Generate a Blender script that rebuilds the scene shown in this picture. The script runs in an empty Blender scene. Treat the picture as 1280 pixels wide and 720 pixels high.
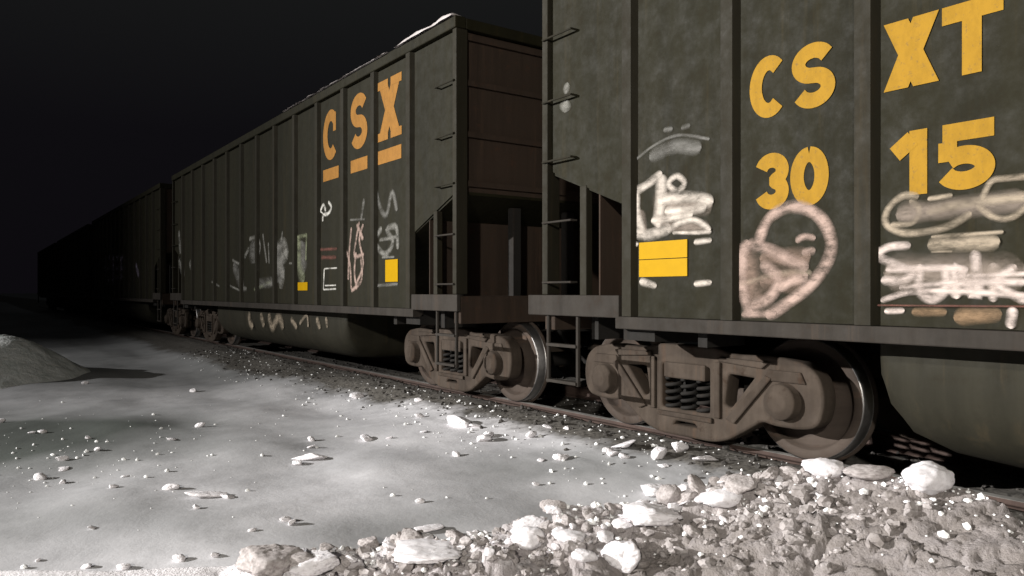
import bpy, bmesh, math, random
import numpy as np
from mathutils import Vector, Matrix, noise as mnoise

random.seed(7)
C = bpy.context.scene
COL = C.collection

# ------------------------------------------------------------------ camera, sky, light, exposure
FPX, VPX, HZ, CAMZ = 950.0, -40.0, 365.0, 1.18
TH = math.atan((640 - VPX) / FPX)
CT, ST = math.cos(TH), math.sin(TH)
cam = bpy.data.cameras.new('camera'); cam_o = bpy.data.objects.new('camera', cam); COL.objects.link(cam_o)
cam.sensor_width = 36.0; cam.lens = FPX / 1280 * 36.0
cam.shift_y = (HZ - 360) / 1280
cam.clip_start = 0.05; cam.clip_end = 3000
cam_o.location = (0, 0, CAMZ); cam_o.rotation_euler = (math.radians(90), 0, -TH)
C.camera = cam_o

W = bpy.data.worlds.new('World'); C.world = W; W.use_nodes = True
wn = W.node_tree.nodes; wl = W.node_tree.links
bg = wn['Background']
tc = wn.new('ShaderNodeTexCoord'); sep = wn.new('ShaderNodeSeparateXYZ'); cr = wn.new('ShaderNodeValToRGB')
wl.new(tc.outputs['Generated'], sep.inputs[0]); wl.new(sep.outputs['Z'], cr.inputs[0]); wl.new(cr.outputs[0], bg.inputs[0])
e = cr.color_ramp.elements
e[0].position = 0.0; e[0].color = (0.0036, 0.0031, 0.0043, 1)
e[1].position = 0.38; e[1].color = (0.0090, 0.0094, 0.0094, 1)
m_ = e.new(0.19); m_.color = (0.0044, 0.0040, 0.0052, 1)
bg.inputs[1].default_value = 1.0

def spot(name, loc, target, power, size, col, radius):
    l = bpy.data.lights.new(name, 'SPOT'); l.energy = power; l.spot_size = math.radians(size); l.spot_blend = 1.0
    l.color = col; l.shadow_soft_size = radius
    o = bpy.data.objects.new(name, l); COL.objects.link(o); o.location = loc
    o.rotation_euler = (Vector(target) - Vector(loc)).to_track_quat('-Z', 'Y').to_euler()
    return o
# floodlight on a mast, well out of the frame on the left, a wide spill light added for its falloff,
# and an added weak fill light behind the camera
spot('floodlight', (-35.0, 25.0, 12.0), (4.0, -0.3, 1.2), 140000, 31, (1.0, 0.98, 0.955), 0.20)
spot('floodlight_spill', (-35.0, 25.6, 12.0), (4.0, -0.3, 1.2), 55000, 72, (1.0, 0.985, 0.965), 0.20)
spot('fill_light', (-9.0, -8.0, 6.0), (4.5, 4.0, 1.6), 8000, 62, (1.0, 0.95, 0.86), 0.25)

C.view_settings.view_transform = 'Standard'; C.view_settings.look = 'None'
C.view_settings.exposure = 0.0; C.view_settings.gamma = 1.0

# ------------------------------------------------------------------ numeric noise
def _hash(ix, iy, k):
    n = (ix.astype(np.int64) * 374761393 + iy.astype(np.int64) * 668265263 + k * 1442695041) & 0x7fffffff
    n = (n ^ (n >> 13)) * 1274126177 & 0x7fffffff
    n = (n ^ (n >> 16)) & 0x7fffffff
    return n / float(0x7fffffff)
def vnoise(x, y, k=0):
    x = np.asarray(x, float); y = np.asarray(y, float)
    ix = np.floor(x); iy = np.floor(y); fx = x - ix; fy = y - iy
    ux = fx * fx * fx * (fx * (fx * 6 - 15) + 10); uy = fy * fy * fy * (fy * (fy * 6 - 15) + 10)
    a = _hash(ix, iy, k); b = _hash(ix + 1, iy, k); c = _hash(ix, iy + 1, k); d = _hash(ix + 1, iy + 1, k)
    return (a + (b - a) * ux) * (1 - uy) + (c + (d - c) * ux) * uy
def fbm(x, y, o=4, k=0):
    s = 0; am = 1; t = 0
    for i in range(o):
        s = s + am * vnoise(x * 2 ** i, y * 2 ** i, k + i * 17); t += am; am *= .5
    return s / t - .5
def worley(x, y, k=0):
    x = np.asarray(x, float); y = np.asarray(y, float)
    ix = np.floor(x); iy = np.floor(y); f1 = np.full(x.shape, 9.0); f2 = np.full(x.shape, 9.0); cid = np.zeros(x.shape); ox = np.zeros(x.shape); oy = np.zeros(x.shape)
    for dx in (-1, 0, 1):
        for dy in (-1, 0, 1):
            jx = ix + dx; jy = iy + dy
            px = jx + _hash(jx, jy, k); py = jy + _hash(jx, jy, k + 5)
            d = np.sqrt((px - x) ** 2 + (py - y) ** 2)
            h = _hash(jx, jy, k + 9)
            near = d < f1
            f2 = np.where(near, f1, np.minimum(f2, d)); cid = np.where(near, h, cid); ox = np.where(near, x - px, ox); oy = np.where(near, y - py, oy); f1 = np.where(near, d, f1)
    return f1, f2, cid, ox, oy
def sstep(a, b, x):
    t = np.clip((x - a) / (b - a), 0, 1); return t * t * (3 - 2 * t)

# ------------------------------------------------------------------ materials
def new_mat(name):
    m = bpy.data.materials.new(name); m.use_nodes = True
    return m, m.node_tree.nodes, m.node_tree.links, m.node_tree.nodes['Principled BSDF']
def ramp(n, stops):
    r = n.new('ShaderNodeValToRGB'); el = r.color_ramp.elements
    while len(el) < len(stops): el.new(0.5)
    for q, (p, c) in zip(el, stops): q.position = p; q.color = (*c, 1) if len(c) == 3 else c
    return r
def nz(n, l, scale, detail=4, rough=.55, vec=None, stretch=None, rnd=True):
    t = n.new('ShaderNodeTexNoise'); t.inputs['Scale'].default_value = scale
    t.inputs['Detail'].default_value = detail; t.inputs['Roughness'].default_value = rough
    tcn = n.new('ShaderNodeTexCoord'); src = tcn.outputs['Object']
    if rnd:
        oi = n.new('ShaderNodeObjectInfo'); mu = n.new('ShaderNodeMath'); mu.operation = 'MULTIPLY'; mu.inputs[1].default_value = 37
        l.new(oi.outputs['Random'], mu.inputs[0]); ad = n.new('ShaderNodeVectorMath'); ad.operation = 'ADD'
        l.new(src, ad.inputs[0]); l.new(mu.outputs[0], ad.inputs[1]); src = ad.outputs[0]
    if stretch:
        mp = n.new('ShaderNodeMapping'); mp.inputs['Scale'].default_value = stretch; l.new(src, mp.inputs['Vector']); src = mp.outputs[0]
    l.new(src, t.inputs['Vector']); return t
def mixc(n, l, fac, a, b):
    m = n.new('ShaderNodeMix'); m.data_type = 'RGBA'
    for i, v in ((0, fac), (6, a), (7, b)):
        if hasattr(v, 'is_output') or isinstance(v, bpy.types.NodeSocket): l.new(v, m.inputs[i])
        elif i == 0: m.inputs[0].default_value = v
        else: m.inputs[i].default_value = (*v, 1)
    return m.outputs[2]
def bump(n, l, p, h, strength, dist):
    b = n.new('ShaderNodeBump'); b.inputs['Strength'].default_value = strength; b.inputs['Distance'].default_value = dist
    l.new(h, b.inputs['Height']); l.new(b.outputs[0], p.inputs['Normal'])

def painted_steel(name, base, grime, rust, rough=.62, rust_amt=.5, scale=.9):
    m, n, l, p = new_mat(name)
    big = nz(n, l, scale, 5, .62); streak = nz(n, l, 4.5, 6, .68, stretch=(1, 1, .07)); fine = nz(n, l, 38, 3, .7)
    spots = nz(n, l, 7, 6, .72)
    r1 = ramp(n, [(.25, (0, 0, 0)), (.75, (1, 1, 1))]); l.new(big.outputs[0], r1.inputs[0])
    c = mixc(n, l, r1.outputs[0], base, grime)
    r2 = ramp(n, [(.42, (0, 0, 0)), (.75, (1, 1, 1))]); l.new(streak.outputs[0], r2.inputs[0])
    mu = n.new('ShaderNodeMath'); mu.operation = 'MULTIPLY'; mu.inputs[1].default_value = .75; l.new(r2.outputs[0], mu.inputs[0])
    c = mixc(n, l, mu.outputs[0], c, tuple(q * .5 for q in base))
    r3 = ramp(n, [(.58, (0, 0, 0)), (.70, (1, 1, 1))]); l.new(spots.outputs[0], r3.inputs[0])
    mu2 = n.new('ShaderNodeMath'); mu2.operation = 'MULTIPLY'; mu2.inputs[1].default_value = rust_amt; l.new(r3.outputs[0], mu2.inputs[0])
    c = mixc(n, l, mu2.outputs[0], c, rust)
    runs = nz(n, l, 9, 6, .7, stretch=(1, 1, .055)); r4 = ramp(n, [(.56, (0, 0, 0)), (.70, (.6, .6, .6))]); l.new(runs.outputs[0], r4.inputs[0])
    c = mixc(n, l, r4.outputs[0], c, tuple(q * m_ for q, m_ in zip(base, (1.9, 1.6, 1.4))))
    l.new(c, p.inputs['Base Color'])
    rr = ramp(n, [(.3, (rough - .12,) * 3), (.7, (rough + .16,) * 3)]); l.new(spots.outputs[0], rr.inputs[0]); l.new(rr.outputs[0], p.inputs['Roughness'])
    p.inputs['Specular IOR Level'].default_value = .12
    ad = n.new('ShaderNodeMath'); ad.operation = 'MULTIPLY_ADD'; ad.inputs[1].default_value = .12
    l.new(fine.outputs[0], ad.inputs[0]); l.new(big.outputs[0], ad.inputs[2])
    bump(n, l, p, ad.outputs[0], .14, .03)
    return m
M = {}
M['car'] = painted_steel('dark_car_paint', (.0124, .0114, .0052), (.0142, .0124, .0060), (.018, .0125, .009), .68, .25)
M['rib'] = painted_steel('rib_paint', (.0165, .0146, .0088), (.021, .0182, .0122), (.020, .014, .010), .68, .3)
M['sill'] = painted_steel('dusty_sill_paint', (.026, .0222, .0185), (.034, .029, .0245), (.028, .019, .014), .75, .4)
M['end'] = painted_steel('rusty_end_paint', (.034, .0245, .0185), (.042, .028, .020), (.055, .029, .018), .8, .8)
M['under'] = painted_steel('underframe_grime', (.014, .013, .012), (.020, .018, .016), (.022, .016, .012), .8, .4)
M['bogie'] = painted_steel('dusty_cast_steel', (.036, .027, .0208), (.070, .055, .0435), (.026, .017, .012), .88, .9, 4.5)
M['wheel'] = painted_steel('rusty_wheel', (.054, .041, .033), (.068, .053, .044), (.034, .021, .015), .8, .8, 5)
M['tub'] = painted_steel('tub_paint', (.0215, .0198, .0132), (.0265, .0238, .0165), (.018, .0125, .009), .68, .3)
def simple(name, col, rough, metal=0, spec=.4, bscale=None, bstr=.3, bdist=.01, var=.25):
    m, n, l, p = new_mat(name)
    t = nz(n, l, 9, 5, .65); r = ramp(n, [(.3, tuple(q * (1 - var) for q in col)), (.7, tuple(min(1, q * (1 + var)) for q in col))])
    l.new(t.outputs[0], r.inputs[0]); l.new(r.outputs[0], p.inputs['Base Color'])
    p.inputs['Roughness'].default_value = rough; p.inputs['Metallic'].default_value = metal; p.inputs['Specular IOR Level'].default_value = spec
    if bscale:
        b = nz(n, l, bscale, 4, .6); bump(n, l, p, b.outputs[0], bstr, bdist)
    return m
M['tread'] = simple('worn_wheel_tread', (.30, .29, .285), .42, 1.0)
M['railside'] = simple('rusty_rail', (.050, .032, .026), .8, 0, .3, 30)
M['railtop'] = simple('worn_rail_head', (.26, .25, .235), .55, .3, .5)
M['tie'] = simple('creosoted_wood', (.035, .028, .022), .9, 0, .2, 25, .6, .02, .4)
M['stone'] = simple('ballast_stone', (.055, .050, .046), .9, 0, .3, 30, .5, .01, .5)
M['sticker'] = simple('yellow_reflective_sheet', (.36, .205, .001), .5, 0, .06, None, .3, .01, .05)
M['sticker_dim'] = M['sticker']

def paint_mat(name, col, wear=.5):
    """stencilled paint, chipped and faded in places"""
    m, n, l, p = new_mat(name)
    t = nz(n, l, 14, 6, .7, stretch=(1, 1, .5)); r = ramp(n, [(.30, tuple(q * .78 for q in col)), (.60, col)])
    l.new(t.outputs[0], r.inputs[0])
    t2 = nz(n, l, 40, 5, .75); r2 = ramp(n, [(.31, (wear, wear, wear)), (.43, (0, 0, 0))]); l.new(t2.outputs[0], r2.inputs[0])
    l.new(mixc(n, l, r2.outputs[0], r.outputs[0], (.06, .05, .04)), p.inputs['Base Color'])
    p.inputs['Roughness'].default_value = .65; p.inputs['Specular IOR Level'].default_value = .08
    return m
M['letter'] = paint_mat('yellow_letter_paint', (.275, .150, .012))
M['letter_old'] = paint_mat('faded_orange_letter_paint', (.27, .128, .028), .7)
def spray(name, col, dens=1.0):
    """spray paint: dense in the middle of the line, thinning towards its edge"""
    m, n, l, p = new_mat(name)
    uv = n.new('ShaderNodeUVMap'); uv.uv_map = 'stroke'; sx = n.new('ShaderNodeSeparateXYZ'); l.new(uv.outputs[0], sx.inputs[0])
    a = n.new('ShaderNodeMath'); a.operation = 'SUBTRACT'; a.inputs[1].default_value = .5; l.new(sx.outputs[0], a.inputs[0])
    b = n.new('ShaderNodeMath'); b.operation = 'ABSOLUTE'; l.new(a.outputs[0], b.inputs[0])
    r = ramp(n, [(.12, (1, 1, 1)), (.5, (0, 0, 0))]); l.new(b.outputs[0], r.inputs[0])
    t = nz(n, l, 13, 6, .72, stretch=(1, .38, 1)); r2 = ramp(n, [(.34, (.18, .18, .18)), (.60, (1, 1, 1))]); l.new(t.outputs[0], r2.inputs[0])
    mu = n.new('ShaderNodeMath'); mu.operation = 'MULTIPLY'; l.new(r.outputs[0], mu.inputs[0]); l.new(r2.outputs[0], mu.inputs[1])
    mu2 = n.new('ShaderNodeMath'); mu2.operation = 'MULTIPLY'; mu2.inputs[1].default_value = dens; l.new(mu.outputs[0], mu2.inputs[0])
    l.new(mu2.outputs[0], p.inputs['Alpha'])
    t3 = nz(n, l, 4, 3); r3 = ramp(n, [(.35, tuple(q * .72 for q in col)), (.65, col)]); l.new(t3.outputs[0], r3.inputs[0])
    l.new(r3.outputs[0], p.inputs['Base Color']); p.inputs['Roughness'].default_value = .7; p.inputs['Specular IOR Level'].default_value = .2
    return m
M['g_cream'] = spray('cream_spray_paint', (.52, .46, .40), .95)
M['g_pink'] = spray('dusty_pink_spray_paint', (.43, .31, .26), .85)
M['g_beige'] = spray('beige_spray_paint', (.38, .31, .23), .8)
M['g_white'] = spray('pinkish_white_spray_paint', (.60, .50, .45), .92)
M['g_faint'] = spray('faint_grey_spray_paint', (.30, .29, .27), .4)
M['g_underfill'] = spray('thin_pale_spray_fill', (.36, .29, .24), .5)
M['g_underpink'] = spray('thin_pink_spray_fill', (.32, .22, .17), .55)
M['g_grey'] = spray('grey_spray_paint', (.32, .31, .28), .6)
M['g_bright'] = spray('white_spray_paint', (.70, .68, .62), .95)
M['g_tan'] = spray('orange_tan_spray_paint', (.36, .23, .13), .6)
M['g_red'] = spray('dull_red_spray_paint', (.16, .06, .045), .7)
M['g_green'] = spray('grey_green_spray_paint', (.27, .29, .18), .6)
M['g_violet'] = spray('greyish_violet_spray_paint', (.35, .30, .40), .55)

def snow_mat(name, col, dirt, lo, hi, bstr=.5, bdist=.01, bsc=45):
    m, n, l, p = new_mat(name)
    t = nz(n, l, 5, 6, .65, rnd=False); r = ramp(n, [(lo, (0, 0, 0)), (hi, (1, 1, 1))]); l.new(t.outputs[0], r.inputs[0])
    l.new(mixc(n, l, r.outputs[0], col, dirt), p.inputs['Base Color'])
    p.inputs['Roughness'].default_value = .72; p.inputs['Specular IOR Level'].default_value = .25
    a = nz(n, l, bsc, 5, .65, rnd=False); bump(n, l, p, a.outputs[0], bstr, bdist)
    return m
M['chunk'] = snow_mat('white_chunk_snow', (.80, .77, .79), (.52, .48, .48), .5, .75, .5, .008, 60)
M['chunk_dirty'] = snow_mat('dirty_chunk_snow', (.50, .46, .45), (.25, .215, .205), .42, .7, .6, .01, 50)
M['rubble'] = snow_mat('grey_snow_rubble', (.46, .425, .42), (.19, .168, .158), .38, .62, .6, .008, 70)
M['crumb'] = snow_mat('snow_crumb', (.88, .88, .88), (.75, .75, .74), .5, .7, .2, .002)
M['mound'] = snow_mat('mound_snow', (.86, .88, .86), (.66, .70, .67), .42, .70, .8, .05, 6)

# ground: packed snow that gives way to dark ballast under the track
def ground_mat():
    m, n, l, p = new_mat('packed_snow_and_ballast')
    g = n.new('ShaderNodeNewGeometry'); sx = n.new('ShaderNodeSeparateXYZ'); l.new(g.outputs['Position'], sx.inputs[0])
    big = nz(n, l, .55, 5, .6, rnd=False); mid = nz(n, l, 2.6, 6, .7, rnd=False); fin = nz(n, l, 26, 5, .7, rnd=False)
    # snow colours
    r = ramp(n, [(.36, (.75, .735, .755)), (.66, (.505, .50, .515))]); l.new(big.outputs[0], r.inputs[0])
    r2 = ramp(n, [(.45, (0, 0, 0)), (.72, (.55, .55, .55))]); l.new(mid.outputs[0], r2.inputs[0])
    snow = mixc(n, l, r2.outputs[0], r.outputs[0], (.37, .362, .372))
    tn = n.new('ShaderNodeAttribute'); tn.attribute_name = 'thin'; snow = mixc(n, l, tn.outputs['Fac'], snow, (.080, .088, .080))  # icy patch plus light falloff over the field, painted into the snow colour
    # ballast beside and under the track (bare vertex attribute)
    at = n.new('ShaderNodeAttribute'); at.attribute_name = 'bare'
    nn = n.new('ShaderNodeMath'); nn.operation = 'MULTIPLY_ADD'; nn.inputs[1].default_value = 1.1; nn.inputs[2].default_value = -.55
    l.new(mid.outputs[0], nn.inputs[0])
    ad = n.new('ShaderNodeMath'); ad.operation = 'ADD'; l.new(at.outputs['Fac'], ad.inputs[0]); l.new(nn.outputs[0], ad.inputs[1])
    rm = ramp(n, [(.30, (0, 0, 0)), (.72, (1, 1, 1))]); l.new(ad.outputs[0], rm.inputs[0])
    rb = ramp(n, [(.33, (.035, .032, .028)), (.70, (.20, .185, .165))]); l.new(fin.outputs[0], rb.inputs[0])
    l.new(mixc(n, l, rm.outputs[0], snow, rb.outputs[0]), p.inputs['Base Color'])
    p.inputs['Roughness'].default_value = .7; p.inputs['Specular IOR Level'].default_value = .25
    hs = n.new('ShaderNodeMath'); hs.operation = 'MULTIPLY_ADD'; hs.inputs[1].default_value = .35
    l.new(fin.outputs[0], hs.inputs[0]); l.new(mid.outputs[0], hs.inputs[2])
    bump(n, l, p, hs.outputs[0], .22, .03)
    return m
M['ground'] = ground_mat()
def bank_mat():
    m, n, l, p = new_mat('dirty_bank_snow')
    at = n.new('ShaderNodeAttribute'); at.attribute_name = 'dirt'
    a = nz(n, l, 7, 6, .7, rnd=False); b = nz(n, l, 60, 5, .7, rnd=False)
    nn = n.new('ShaderNodeMath'); nn.operation = 'MULTIPLY_ADD'; nn.inputs[1].default_value = 1.4; nn.inputs[2].default_value = -.7; l.new(a.outputs[0], nn.inputs[0])
    ad = n.new('ShaderNodeMath'); ad.operation = 'ADD'; ad.use_clamp = True; l.new(at.outputs['Fac'], ad.inputs[0]); l.new(nn.outputs[0], ad.inputs[1])
    r = ramp(n, [(0, (.84, .81, .83)), (.45, (.39, .355, .355)), (1, (.215, .19, .178))]); l.new(ad.outputs[0], r.inputs[0])
    l.new(r.outputs[0], p.inputs['Base Color']); p.inputs['Roughness'].default_value = .7; p.inputs['Specular IOR Level'].default_value = .3
    bump(n, l, p, b.outputs[0], .9, .014)
    return m
M['bank'] = bank_mat()

# ------------------------------------------------------------------ object helpers
def link_mesh(name, me, mat=None, parent=None):
    o = bpy.data.objects.new(name, me); COL.objects.link(o)
    if mat is not None:
        for q in (mat if isinstance(mat, (list, tuple)) else [mat]): me.materials.append(q)
    if parent is not None: o.parent = parent
    return o
def obj(name, bm, mat, parent=None, smooth=False, bevel=0):
    me = bpy.data.meshes.new(name); bmesh.ops.recalc_face_normals(bm, faces=bm.faces[:])
    bm.to_mesh(me); bm.free()
    if smooth: me.shade_smooth()
    o = link_mesh(name, me, mat, parent)
    if bevel:
        md = o.modifiers.new('bevel', 'BEVEL'); md.width = bevel; md.segments = 2; md.limit_method = 'ANGLE'
    return o
def empty(name, loc, parent=None):
    o = bpy.data.objects.new(name, None); COL.objects.link(o); o.location = loc; o.empty_display_size = .3
    if parent is not None: o.parent = parent
    return o
def tag(o, label, cat, group=None, kind=None):
    if label: o['label'] = label
    if cat: o['category'] = cat
    if group: o['group'] = group
    if kind: o['kind'] = kind
    return o
def box(bm, x0, x1, y0, y1, z0, z1):
    r = bmesh.ops.create_cube(bm, size=1.0)
    for v in r['verts']:
        v.co = Vector(((x0 + x1) / 2 + v.co.x * (x1 - x0), (y0 + y1) / 2 + v.co.y * (y1 - y0), (z0 + z1) / 2 + v.co.z * (z1 - z0)))
    return r['verts']
def prism(bm, pts, axis, a0, a1):
    """polygon pts (2D) extruded along axis 'x','y','z' from a0 to a1"""
    def mk(p, a):
        return {'x': (a, p[0], p[1]), 'y': (p[0], a, p[1]), 'z': (p[0], p[1], a)}[axis]
    lo = [bm.verts.new(mk(p, a0)) for p in pts]; hi = [bm.verts.new(mk(p, a1)) for p in pts]
    bm.faces.new(lo); bm.faces.new(hi[::-1])
    for i in range(len(pts)):
        j = (i + 1) % len(pts); bm.faces.new((lo[i], lo[j], hi[j], hi[i]))
def tube(bm, pts, r, seg=8, cap=True):
    pts = [Vector(p) for p in pts]; rings = []
    up = Vector((0, 0, 1))
    for i, p in enumerate(pts):
        d = (pts[min(i + 1, len(pts) - 1)] - pts[max(i - 1, 0)]).normalized()
        a = d.cross(up)
        if a.length < 1e-3: a = d.cross(Vector((1, 0, 0)))
        a.normalize(); b = d.cross(a).normalized()
        rr = r[i] if isinstance(r, (list, tuple)) else r
        rings.append([bm.verts.new(p + (a * math.cos(t) + b * math.sin(t)) * rr) for t in [2 * math.pi * k / seg for k in range(seg)]])
    for i in range(len(rings) - 1):
        for k in range(seg):
            bm.faces.new((rings[i][k], rings[i][(k + 1) % seg], rings[i + 1][(k + 1) % seg], rings[i + 1][k]))
    if cap: bm.faces.new(rings[0][::-1]); bm.faces.new(rings[-1])
def lathe_x(bm, prof, c, seg=40, sgn=1, mats=None):
    """profile [(radius, offset)] spun about the X axis through c; offset grows outward (sgn)"""
    rings = []
    for r, o in prof:
        rings.append([bm.verts.new((c[0] + sgn * o, c[1] + r * math.cos(t), c[2] + r * math.sin(t))) for t in [2 * math.pi * k / seg for k in range(seg)]])
    for i in range(len(rings) - 1):
        for k in range(seg):
            f = bm.faces.new((rings[i][k], rings[i][(k + 1) % seg], rings[i + 1][(k + 1) % seg], rings[i + 1][k]))
            f.smooth = True
            if mats: f.material_index = mats[i]
    bm.faces.new(rings[0]); bm.faces.new(rings[-1][::-1])
def plate_with_holes(name, outer, holes, thick, bev=.012):
    """flat casting: outline with openings, thickness along X, returned as a mesh (y, z drawn in the plane)"""
    cu = bpy.data.curves.new(name, 'CURVE'); cu.dimensions = '2D'; cu.fill_mode = 'BOTH'
    cu.extrude = thick / 2 - bev; cu.bevel_depth = bev; cu.bevel_resolution = 2
    for loop in [outer] + holes:
        sp = cu.splines.new('POLY'); sp.points.add(len(loop) - 1); sp.use_cyclic_u = True
        for q, (a, b) in zip(sp.points, loop): q.co = (a, b, 0, 1)
    t = bpy.data.objects.new(name, cu); COL.objects.link(t)
    bpy.context.view_layer.update()
    me = bpy.data.meshes.new_from_object(t.evaluated_get(bpy.context.evaluated_depsgraph_get()))
    bpy.data.objects.remove(t); bpy.data.curves.remove(cu)
    me.materials.clear()
    me.transform(Matrix(((0, 0, 1, 0), (1, 0, 0, 0), (0, 1, 0, 0), (0, 0, 0, 1))))
    return me
def roundpoly(pts, r=.05, n=4):
    out = []; m = len(pts)
    for i in range(m):
        p = Vector(pts[i]); a = Vector(pts[i - 1]); b = Vector(pts[(i + 1) % m])
        da = (a - p); db = (b - p); rr = min(r, da.length * .45, db.length * .45)
        s = p + da.normalized() * rr; t = p + db.normalized() * rr
        for k in range(n + 1):
            u = k / n; out.append(tuple(s * (1 - u) ** 2 + p * 2 * u * (1 - u) + t * u * u))
    return out

# photo measurements -> place along the track (world Y) and height on the vertical plane X = d
def on_plane(x, y, d=4.0):
    z = FPX * d / CT / (x - VPX)
    return (z - d * ST) / CT, CAMZ + (HZ - y) / FPX * z

# ------------------------------------------------------------------ coal car
H = 6.48; XS = 1.60; ZB, ZT = 1.0, 3.82
TRK = 5.60                                   # X of the track's centre line
RIBS = [-(H - 1.02) + .91 * k for k in range(13)]

def side_body():
    bm = bmesh.new()
    for s in (-1, 1):
        # long sheet: fine grid with shallow dents, solid 12 mm
        ny, nzv = 132, 30
        y0, y1 = -(H - .95), H - .95
        for (off, flip) in ((0, 0), (.014, 1)):
            vs = []
            for i in range(ny + 1):
                row = []
                for j in range(nzv + 1):
                    y = y0 + (y1 - y0) * i / ny; z = ZB + (ZT - ZB) * j / nzv
                    edge = min(1, min(abs(y - q) for q in RIBS) / .18) * min(1, (z - ZB) / .2, (ZT - z) / .2)
                    d = .005 * edge * mnoise.noise(Vector((y * 1.25, z * .8, s * 3.7)))
                    row.append(bm.verts.new((s * (XS - off) + s * d, y, z)))
                vs.append(row)
            for i in range(ny):
                for j in range(nzv):
                    f = bm.faces.new((vs[i][j], vs[i + 1][j], vs[i + 1][j + 1], vs[i][j + 1])); f.smooth = True
        for e in (-1, 1):
            a, b = e * (H - .95), e * (H - .06)
            xa, xb = sorted((s * XS, s * (XS - .014)))
            prism(bm, [(a, 1.84), (b, 2.20), (b, ZT), (a, ZT)], 'x', xa, xb)
            lo, hi = sorted((a, b))
            box(bm, xa, xb, lo, hi, ZB, 1.15)
    for e in (-1, 1):                        # floor slope sheets running down from each end
        prism(bm, [(e * (H - .07), 2.20), (e * (H - 3.1), 1.02), (e * (H - 3.1), 1.00), (e * (H - .07), 2.17)], 'x', -XS + .016, XS - .016)
    box(bm, -XS + .016, XS - .016, -(H - 3.1), H - 3.1, .985, 1.005)
    return bm

def end_bm(e):
    bm = bmesh.new(); y = e * (H - .07)
    a, b = sorted((y, y - e * .02)); box(bm, -XS + .02, XS - .02, a, b, 2.2, ZT)
    for z in (2.28, 2.78, 3.30, ZT - .06):
        a, b = sorted((y + e * .001, y + e * .036)); box(bm, -XS + .09, XS - .09, a, b, z - .028, z + .028)
    return bm

def rib_mesh():
    bm = bmesh.new()
    prism(bm, [(.004, -.075), (-.050, -.046), (-.050, .046), (.004, .075)], 'z', ZB, ZT + .002)
    # weld flange feet
    me = bpy.data.meshes.new('side_rib'); bmesh.ops.recalc_face_normals(bm, faces=bm.faces[:]); bm.to_mesh(me); bm.free()
    me.materials.append(M['rib']); return me

def tub_bm():
    prof = [(-1.34, .99), (-1.345, .75), (-1.33, .56), (-1.26, .41), (-1.12, .29), (-.92, .215), (-.6, .19), (0, .185)]
    prof = prof + [(-x, z) for x, z in prof[-2::-1]]
    a, b = -(H - 3.45), H - 2.75
    st = [(a, .55), (a + .03, .72), (a + .10, .86), (a + .25, .95), (a + .62, 1.0)]
    st += [(a + .62 + (b - a - 1.24) * k / 24, 1.0) for k in range(1, 24)]
    st += [(b - .62, 1.0), (b - .25, .95), (b - .10, .86), (b - .03, .72), (b, .55)]
    bm = bmesh.new(); rings = []
    for y, k in st:
        ring = []
        for x, z in prof:
            zz = .99 - (.99 - z) * (.25 + .75 * k)
            xx = x * (.93 + .07 * k)
            ring.append(bm.verts.new((xx + (.01 * mnoise.noise(Vector((y * .9, z * 2, x))) if abs(x) > 1 else 0), y, zz)))
        rings.append(ring)
    for i in range(len(rings) - 1):
        for j in range(len(prof) - 1):
            f = bm.faces.new((rings[i][j], rings[i][j + 1], rings[i + 1][j + 1], rings[i + 1][j])); f.smooth = True
    bm.faces.new(rings[0]); bm.faces.new(rings[-1][::-1])
    return bm

WR = .43
def wheel_mesh(sgn):
    bm = bmesh.new()
    prof = [(.05, .085), (.115, .085), (.125, .05), (.16, .012), (.25, -.018), (.325, -.008), (.345, .018), (.355, .055), (.362, .062),
            (.420, .062), (.430, .052), (.434, -.03), (.440, -.04), (.456, -.05), (.460, -.062), (.452, -.078), (.40, -.080), (.34, -.078),
            (.32, -.05), (.2, -.04), (.13, -.06), (.05, -.08)]
    mats = [0] * (len(prof) - 1)
    for i in (9, 10, 11): mats[i] = 1
    lathe_x(bm, prof, (0, 0, 0), 56, sgn, mats)
    me = bpy.data.meshes.new('wheel'); bmesh.ops.recalc_face_normals(bm, faces=bm.faces[:]); bm.to_mesh(me); bm.free()
    me.materials.append(M['wheel']); me.materials.append(M['tread']); return me

def side_frame_mesh():
    outer = [(-1.13, .30), (-1.17, .46), (-1.14, .60), (-1.04, .68), (-.80, .715), (-.45, .70), (-.30, .745), (.30, .745), (.45, .70), (.80, .715), (1.04, .68),
             (1.14, .60), (1.17, .46), (1.13, .30), (1.00, .27), (.80, .27), (.70, .29), (.56, .20), (.40, .105), (.26, .07), (-.26, .07), (-.40, .105), (-.56, .20),
             (-.70, .29), (-.80, .27), (-1.00, .27)]
    tri = lambda s: [(s * .68, .585), (s * .40, .60), (s * .36, .34), (s * .44, .30)]
    small = lambda s: [(s * .86, .33), (s * .94, .33), (s * .94, .25), (s * .86, .25)]
    holes = [roundpoly(tri(-1), .05), roundpoly(tri(1), .05), roundpoly([(-.26, .24), (.26, .24), (.26, .63), (-.26, .63)], .05),
             roundpoly([(-.15, .115), (.15, .115), (.11, .185), (-.11, .185)], .03)]
    return plate_with_holes('side_frame', roundpoly(outer, .07), holes, .15, .022)

def copy_tree(o, parent=None, kids=None):
    if kids is None:
        kids = {}
        for q in COL.objects:
            if q.parent is not None: kids.setdefault(q.parent.name, []).append(q)
    c = o.copy(); COL.objects.link(c)
    if parent is not None: c.parent = parent
    for ch in kids.get(o.name, []): copy_tree(ch, c, kids)
    return c

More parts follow.
